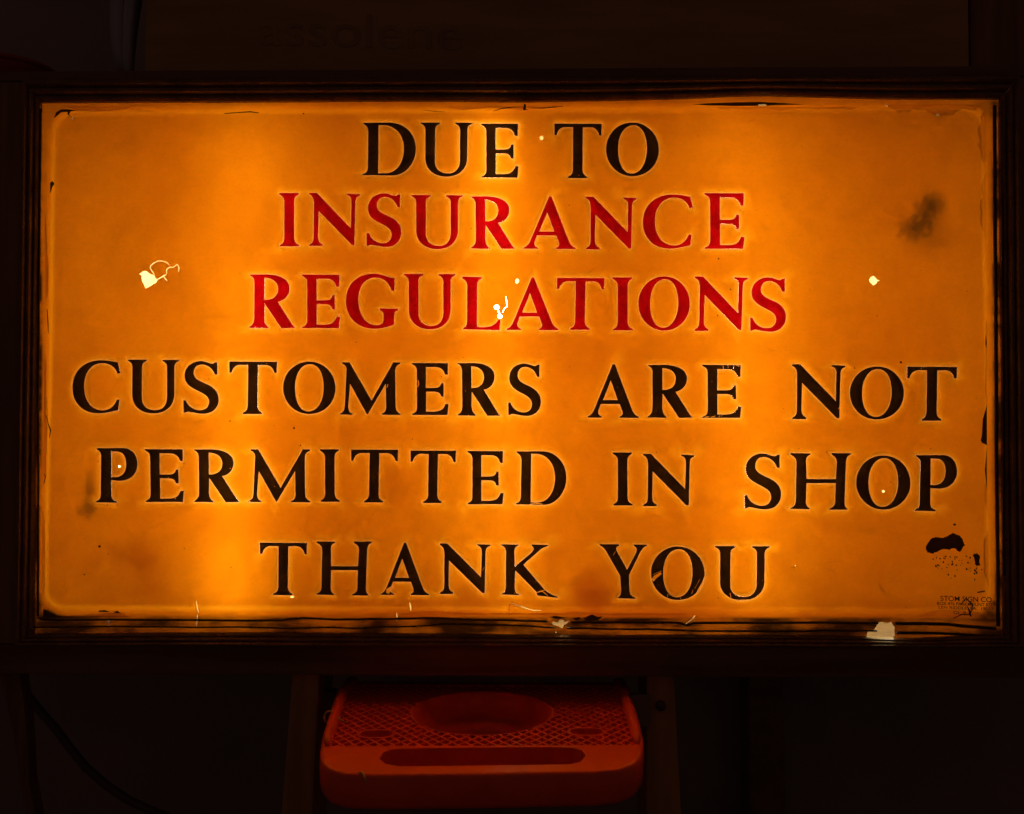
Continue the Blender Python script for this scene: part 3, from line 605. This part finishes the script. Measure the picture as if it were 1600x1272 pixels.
# ------------------------------------------------------------------ legs of the stand, wall, floor
FLOOR = -1.25
stand = empty('wooden_stand', 'pair of splayed wooden legs holding up the sign cabinet either side of the red tray', 'stand')
def leg(pxa, pxb, pxc, pxd, ya, depth, name='leg'):
    """pxa..pxb at the top (under the cabinet), pxc..pxd where it leaves the picture"""
    ztop = zb
    A = at_y(pxa, 1060, ya); B = at_y(pxb, 1060, ya); Cc = at_y(pxc, 1272, ya); D = at_y(pxd, 1272, ya)
    k = (FLOOR-ztop)/(Cc.z-A.z)
    A.z = B.z = ztop+.0005
    Lx = A.x+(Cc.x-A.x)*k; Rx = B.x+(D.x-B.x)*k
    q = [Vector((Lx, ya, FLOOR)), Vector((Rx, ya, FLOOR)), Vector((Rx, ya+depth, FLOOR)), Vector((Lx, ya+depth, FLOOR)), Vector((A.x, ya, ztop)), Vector((B.x, ya, ztop)), Vector((B.x, ya+depth, ztop)), Vector((A.x, ya+depth, ztop))]
    return hexa(name, q, M['leg_wood'], stand, .002)
leg(457, 499, 440, 488, .008, .09); lg2 = leg(1011, 1053, 1010, 1064, .008, .09)
# round knot hole plug in the right leg
kp = at_y(1032, 1102, .008); tube('bolt_head', [kp+Vector((0, .003, 0)), kp+Vector((0, -.004, 0))], .0065, M['cable'], lg2, 12)

ls = empty('curved_prop', 'thin brown wooden strip curving down under the cabinet corner', 'strip')
pts = [(14, 1058), (24, 1100), (33, 1160), (38, 1220), (48, 1272), (62, 1340)]
cen = [at_y(*p, .010) for p in pts]
vs, fs = [], []
wd_ = [17, 13.5, 9.5, 7, 7, 7]
cen2, w2 = [], []
for i in range(len(cen)-1):
    for k in range(6): cen2.append(cen[i].lerp(cen[i+1], k/6)); w2.append((wd_[i]+(wd_[i+1]-wd_[i])*k/6)*PXM)
e = cen2[-1].copy()
for k in range(1, 14): cen2.append(e+Vector((.05*k/13, 0, (FLOOR-e.z)*k/13))); w2.append(7*PXM)
cen2[0].z = zb+.0005
for p, w in zip(cen2, w2): vs += [p+Vector((-w, 0, 0)), p+Vector((w, 0, 0)), p+Vector((w, .02, 0)), p+Vector((-w, .02, 0))]
for i in range(len(cen2)-1):
    for k in range(4): fs.append((i*4+k, i*4+(k+1) % 4, i*4+4+(k+1) % 4, i*4+4+k))
fs += [(3, 2, 1, 0), tuple(len(vs)-4+k for k in range(4))]
obj('strip', vs, fs, M['wood_up'], ls)
cabl = tube('power_cable', [at_y(px, py, .10) for px, py in ((36, 1062), (44, 1088), (62, 1110), (88, 1140), (112, 1172), (135, 1200), (165, 1226), (200, 1250), (235, 1266), (280, 1284), (330, 1300))], .0058, M['cable'], None, 8)
tag(cabl, 'thick black power cable sagging below the cabinet', 'cable')

wall = box('back_wall', -2.2, 2.2, .42, .50, FLOOR, 1.6, M['wall'], None, 0); wall['kind'] = 'structure'
floor = obj('floor', [(-2.2, -2.6, FLOOR), (2.2, -2.6, FLOOR), (2.2, .42, FLOOR), (-2.2, .42, FLOOR)], [(0, 1, 2, 3)], M['floor']); floor['kind'] = 'structure'
# darker post standing further back, right of the tray
pa, pb = at_y(1160, 1100, .40), at_y(1216, 1100, .40)
ps = box('wall_post', pa.x, pb.x, .36, .4205, FLOOR, zt-.04, M['frame'], None, .003); tag(ps, 'dark upright post against the wall behind the stand', 'post')

# things standing on top of the cabinet
ca, cb = at_y(226, 100, .02), at_y(1515, 100, .02)
carton = empty('cardboard_carton', 'brown cardboard carton lying on top of the sign cabinet', 'carton')
box('carton_body', ca.x, cb.x, .02, .165, zt-.0005, zt+.26, M['carton'], carton, .003)
ba = at_y(1516.5, 90, .03)
bx_ = box('wooden_block', ba.x, .84, .03, .15, zt-.0005, zt+.30, M['wood_up'], None, .003); tag(bx_, 'brown wooden block at the end of the cabinet top', 'block')
# folded cloth hanging to a point
cl_pts = [(176, 0), (214, 0), (211, 60), (209, 104), (189, 104), (178, 75)]
vs, fs = [], []
rows = [(-60, 172, 226), (0, 174, 221), (40, 176, 215), (70, 178, 212), (88, 183, 210), (104.5, 190, 209)]
nx = 8
for py, xa, xb in rows:
    for k in range(nx+1):
        p = at_y(xa+(xb-xa)*k/nx, py, .03); p.y += .006*math.sin(k*1.9)*(1 if py < 60 else .6); 
        if py > 104: p.z = zt-.0005
        vs.append(p)
for i in range(len(rows)-1):
    for k in range(nx): fs.append((i*(nx+1)+k, i*(nx+1)+k+1, (i+1)*(nx+1)+k+1, (i+1)*(nx+1)+k))
cl = obj('folded_cloth', vs, fs, M['cloth'], None, True)
md = cl.modifiers.new('thick', 'SOLIDIFY'); md.thickness = .012; md.offset = -1
tag(cl, 'blue grey folded cloth standing in a narrow point on the cabinet top', 'cloth')
# red can with a domed lid, standing on the cabinet's end
can = empty('red_can', 'dark red round can with a domed lid on the cabinet corner', 'can')
c0 = at_y(14, 104, .085)
def lathe(name, c, prof, mat, parent, seg=40):
    vs, fs = [], []
    for r, z in prof:
        for k in range(seg): vs.append((c[0]+r*math.cos(2*math.pi*k/seg), c[1]+r*math.sin(2*math.pi*k/seg), c[2]+z))
    for i in range(len(prof)-1):
        for k in range(seg): fs.append((i*seg+k, i*seg+(k+1) % seg, (i+1)*seg+(k+1) % seg, (i+1)*seg+k))
    fs.append(tuple(range(seg))[::-1]); fs.append(tuple((len(prof)-1)*seg+k for k in range(seg)))
    return obj(name, vs, fs, mat, parent, True)
rc = .066; zc = zt-.0005-c0.z
lathe('can_body', c0, [(rc, zc), (rc, zc+.030), (rc+.001, zc+.032)], M['redcan'], can)
lathe('lid', c0, [(rc+.002, zc+.0315), (rc+.002, zc+.036), (rc-.004, zc+.040), (rc*.6, zc+.0455), (rc*.2, zc+.047), (.001, zc+.0472)], M['redcan'], can)

# ------------------------------------------------------------------ red plastic tray on the front
ZT = CAM.z-.336
tray = empty('ladder_tray', 'orange red moulded plastic tray with diamond grating, round cup recess and hand slot', 'tray')
def TP(px, py): p = at_z(px, py, ZT); return (p.x, p.y)
def densify(pts, step, closed=True):
    out = []
    seq = list(zip(pts, pts[1:]+pts[:1])) if closed else list(zip(pts, pts[1:]))
    for a, b in seq:
        n = max(1, int(math.dist(a, b)/step))
        out += [(a[0]+(b[0]-a[0])*k/n, a[1]+(b[1]-a[1])*k/n) for k in range(n)]
    return out
def chaikin(pts, it=2):
    for _ in range(it):
        q = []
        for a, b in zip(pts, pts[1:]+pts[:1]): q += [(a[0]*.75+b[0]*.25, a[1]*.75+b[1]*.25), (a[0]*.25+b[0]*.75, a[1]*.25+b[1]*.75)]
        pts = q
    return pts
def offs(pts, d):
    """inset a ccw/cw loop by d (towards its centroid side)"""
    A = sum(a[0]*b[1]-b[0]*a[1] for a, b in zip(pts, pts[1:]+pts[:1])); s = 1 if A > 0 else -1
    out = []
    n = len(pts)
    for i in range(n):
        a, b = pts[i-1], pts[(i+1) % n]; dx, dy = b[0]-a[0], b[1]-a[1]; l = math.hypot(dx, dy) or 1
        out.append((pts[i][0]-s*dy/l*d, pts[i][1]+s*dx/l*d))
    return out
back = .075
bl, br = TP(524, 1082), TP(985, 1080)
outline_px = [(512, 1120), (503, 1150), (499.5, 1172), (502, 1190), (514, 1202), (540, 1209.5), (600, 1211), (755, 1209.5), (930, 1206), (968, 1202), (993, 1192), (1004, 1178), (1006, 1155), (999, 1122)]
OUTL = [(bl[0]+.004, back), bl]+[TP(*p) for p in outline_px]+[br, (br[0]-.004, back)]
OUTL = densify(OUTL, .012)
OUTL = chaikin(OUTL, 1)
G = [TP(p[0], p[1]) for p in ((518, 1166), (755, 1165), (992, 1164), (976, 1090))]+[(TP(976, 1090)[0]-.003, back-.02), (TP(532, 1090)[0]+.003, back-.02)]+[TP(532, 1090)]
G = densify(G, .008)
slot_c = [TP(p[0], p[1]) for p in ((592, 1186), (598, 1176), (612, 1170.5), (660, 1169), (860, 1167), (896, 1168.5), (910, 1173), (915, 1181), (908, 1190), (890, 1194.5), (760, 1196), (625, 1197.5), (603, 1194))]
slot_c = chaikin(densify(slot_c, .006), 1)
ca_, cb_ = TP(645, 1108), TP(863, 1108)
cR = (cb_[0]-ca_[0])/2; cf = TP(755, 1147)
CC = ((ca_[0]+cb_[0])/2, cf[1]+cR)
circ = [(CC[0]+cR*math.cos(2*math.pi*k/64), CC[1]+cR*math.sin(2*math.pi*k/64)) for k in range(64)]
def obround(px0, px1, py0, py1):
    a, b = TP(px0, (py0+py1)/2), TP(px1, (py0+py1)/2); f_, bk = TP((px0+px1)/2, py1), TP((px0+px1)/2, py0)
    r = abs(bk[1]-f_[1])/2; cy = (bk[1]+f_[1])/2; pts = []
    for k in range(13): t = math.pi/2+math.pi*k/12; pts.append((a[0]+r+r*math.cos(t), cy+r*math.sin(t)))
    for k in range(13): t = -math.pi/2+math.pi*k/12; pts.append((b[0]-r+r*math.cos(t), cy+r*math.sin(t)))
    return pts
SL = [obround(562, 614, 1140.5, 1151), obround(891, 942, 1137.5, 1147.5)]
def inside(p, poly):
    c = False; x, y = p
    for (x0_, y0_), (x1_, y1_) in zip(poly, poly[1:]+poly[:1]):
        if (y0_ > y) != (y1_ > y) and x < (x1_-x0_)*(y-y0_)/(y1_-y0_)+x0_: c = not c
    return c
def slab(name, loops, keep, zlev, thick, mat, parent, loopz=None):
    """flat plate by constrained triangulation with walls down along every loop"""
    vv, ff = [], []
    for lp in loops: ff.append(list(range(len(vv), len(vv)+len(lp)))); vv += [Vector(p) for p in ccw(lp)]
    a, _, f, _, _, fo_ = delaunay_2d_cdt(vv, [(l[i-1], l[i]) for l in ff for i in range(len(l))], [], 0, 1e-6, True)
    V3 = [(p.x, p.y, zlev) for p in a]; F3 = []
    for q in f:
        c = (sum(a[i].x for i in q)/len(q), sum(a[i].y for i in q)/len(q))
        if keep({k for k, lp in enumerate(loops) if inside(c, lp)}): F3.append(list(q))
    for lp, th in zip(loops, thick):
        if th <= 0: continue
        b = len(V3); n = len(lp); V3 += [(x, y, zlev) for x, y in lp]+[(x, y, zlev-th) for x, y in lp]
        F3 += [[b+k, b+(k+1) % n, b+n+(k+1) % n, b+n+k] for k in range(n)]
    o = obj(name, V3, F3, mat, parent)
    bm = bmesh.new(); bm.from_mesh(o.data); bmesh.ops.remove_doubles(bm, verts=bm.verts, dist=1e-6); bmesh.ops.recalc_face_normals(bm, faces=bm.faces); bm.to_mesh(o.data); bm.free()
    return o
top_in = offs(OUTL, .0045)
slab('rim_plate', [top_in, G, slot_c], lambda s: 0 in s and 1 not in s and 2 not in s, ZT, [0, .006, .028], M['tray'], tray)
# rounded outer edge and skirt
rings = [(.0045, 0.0), (.0028, -.0004), (.0013, -.0014), (.0004, -.003), (0, -.005), (-.0004, -.018), (.0004, -.030), (.003, -.0345), (.007, -.0355)]
vs, fs = [], []; n = len(OUTL)
for d, z in rings: vs += [(x, y, ZT+z) for x, y in offs(OUTL, d)]
for i in range(len(rings)-1):
    for k in range(n): fs.append((i*n+k, i*n+(k+1) % n, (i+1)*n+(k+1) % n, (i+1)*n+k))
obj('skirt', vs, fs, M['tray'], tray, True)
slab('under_flange', [offs(OUTL, .006), G, slot_c], lambda s: 0 in s and 1 not in s and 2 not in s, ZT-.031, [0, 0, 0], M['tray'], tray)
# grating ribs
Gin = G
rv, rf = [], []
def bar(p, q, w, h, z):
    d = Vector((q[0]-p[0], q[1]-p[1])); l = d.length
    if l < 1e-5: return
    d /= l; nx_, ny_ = -d.y*w/2, d.x*w/2; b = len(rv)
    for (x, y) in ((p[0]+nx_, p[1]+ny_), (p[0]-nx_, p[1]-ny_), (q[0]-nx_, q[1]-ny_), (q[0]+nx_, q[1]+ny_)): rv.append((x, y, z)); 
    for (x, y) in ((p[0]+nx_, p[1]+ny_), (p[0]-nx_, p[1]-ny_), (q[0]-nx_, q[1]-ny_), (q[0]+nx_, q[1]+ny_)): rv.append((x, y, z-h))
    rf.extend([(b, b+1, b+2, b+3), (b, b+4, b+5, b+1), (b+2, b+6, b+7, b+3), (b+1, b+5, b+6, b+2), (b, b+3, b+7, b+4)])
RINGW = .0035
def ok(p):
    if not inside(p, G): return False
    if math.dist(p, CC) < cR+.0008: return False
    for s in SL:
        if inside(p, s): return False
    return True
gx0 = min(p[0] for p in G); gx1 = max(p[0] for p in G); gy0 = min(p[1] for p in G); gy1 = max(p[1] for p in G)
DX = (TP(740, 1165)[0]-TP(720, 1165)[0])*1.02; DY = DX*1.25
for fam in (1, -1):
    k = -60
    while k < 120:
        # line: x = gx0 + k*DX + fam*(y-gy0)*DX/DY
        run = None; N = 420; zl = ZT-.0008-(.00025 if fam > 0 else 0)
        prev = None
        for j in range(N+1):
            y = gy0+(gy1-gy0)*j/N; x_ = gx0+k*DX+fam*(y-gy0)*DX/DY
            p = (x_, y)
            if ok(p):
                if run is None: run = p
                prev = p
            elif run is not None:
                bar(run, prev, .0027, .0060, zl); run = None
        if run is not None: bar(run, prev, .0027, .0060, zl)
        k += 1
gr = obj('grating', rv, rf, M['tray'], tray); gr['label'] = 'crossed diamond ribs of the tray top'
def ringwall(name, loop, w, z, h):
    o2 = offs(loop, -w)
    n = len(loop); vs = [(x, y, z) for x, y in loop]+[(x, y, z) for x, y in o2]+[(x, y, z-h) for x, y in loop]+[(x, y, z-h*.4) for x, y in o2]; fs = []
    for k in range(n):
        k2 = (k+1) % n; fs += [(k, k2, n+k2, n+k), (k, 2*n+k, 2*n+k2, k2), (n+k, n+k2, 3*n+k2, 3*n+k)]
    return obj(name, vs, fs, M['tray'], tray)
for s in SL: ringwall('slot_collar', s, .0034, ZT-.0004, .012)
# cup recess
prof = [(cR+.0022, -.0010), (cR, -.0010), (cR-.0016, -.003), (cR-.006, -.014), (cR-.013, -.024), (cR-.022, -.0285), (cR*.60, -.0300), (cR*.585, -.0335), (cR*.57, -.040), (.002, -.0405)]
vs, fs = [], []
for r, z in prof: vs += [(CC[0]+r*math.cos(2*math.pi*k/64), CC[1]+r*math.sin(2*math.pi*k/64), ZT+z) for k in range(64)]
for i in range(len(prof)-1):
    for k in range(64): fs.append((i*64+k, i*64+(k+1) % 64, (i+1)*64+(k+1) % 64, (i+1)*64+k))
fs.append(tuple((len(prof)-1)*64+k for k in range(64)))
obj('cup_recess', vs, fs, M['tray'], tray, True)
# raised side rails
for pts in (((536, 1086), (524, 1120), (513, 1152), (511, 1166)), ((974, 1084), (985, 1118), (994, 1150), (996, 1163))):
    c = [TP(*p) for p in pts]; c = [(c[0][0], back-.006)]+c
    c = densify(c, .012, False)+[c[-1]]
    tube('side_rail', [(x, y, ZT+.0010) for x, y in c], [.0082]*(len(c)-3)+[.0075, .006, .0035], M['tray'], tray, 12, .75)
# grey mounting brackets from the tray to the legs
a, b = at_y(984, 1085, .014), at_y(1014, 1130, .014)
box('bracket', a.x, b.x, .004, .016, at_y(800, 1132, .010).z, at_y(800, 1083, .010).z, M['greymetal'], tray, .001)
a, b = at_y(490, 1085, .05), at_y(524, 1130, .05)
box('bracket', a.x, b.x, .040, .060, ZT-.030, ZT-.006, M['greymetal'], tray, .001)
# frayed twine tied round the left rail
tw = empty('twine', 'frayed straw coloured twine knotted round the tray edge', 'twine')
def loop_twine(px, py, rad):
    c = TP(px, py); pts = []
    for k in range(22):
        t = 2*math.pi*k/21*1.0; pts.append((c[0]+(rad)*math.cos(t), c[1]+.0012*math.sin(3*t), ZT+.001+(rad*.82)*math.sin(t)))
    tube('loop', pts, .0010, M['string'], tw, 6)
loop_twine(518.5, 1122, .0092)
c = TP(527, 1127); tube('frayed_end', [(c[0], c[1], ZT+.006), (c[0]+.004, c[1]-.004, ZT+.003), (c[0]+.009, c[1]-.006, ZT+.0015), (c[0]+.013, c[1]-.005, ZT+.001)], [.0011, .0013, .0009, .0004], M['string'], tw, 6)
loop2 = TP(567, 1207.5)
tube('frayed_end', [(loop2[0]-.004, loop2[1]-.0005, ZT+.0006), (loop2[0], loop2[1]-.002, ZT+.0008), (loop2[0]+.003, loop2[1]-.006, ZT-.003), (loop2[0]+.005, loop2[1]-.008, ZT-.007)], [.0009, .0014, .0012, .0004], M['string'], tw, 6)

def carton_print():
    cu = bpy.data.curves.new('print', 'FONT'); cu.body = 'assolene'; cu.size = 1.0
    to = bpy.data.objects.new('print', cu); COL.objects.link(to)
    me = bpy.data.meshes.new_from_object(to.evaluated_get(bpy.context.evaluated_depsgraph_get()))
    bpy.data.objects.remove(to); bpy.data.curves.remove(cu)
    xs = [v.co.x for v in me.vertices]; ys = [v.co.y for v in me.vertices]
    for v in me.vertices:
        t = (v.co.x-min(xs))/(max(xs)-min(xs)); h = (v.co.y-min(ys))/(max(ys)-min(ys))
        p = at_y(404+t*318, 70+t*8-h*52, .0192); v.co = (p.x, .0192, p.z)
    me.materials.append(M['print'])
    o = bpy.data.objects.new('printed_word', me); COL.objects.link(o); o.parent = carton; o['label'] = 'faint dark lettering on the carton'
carton_print()
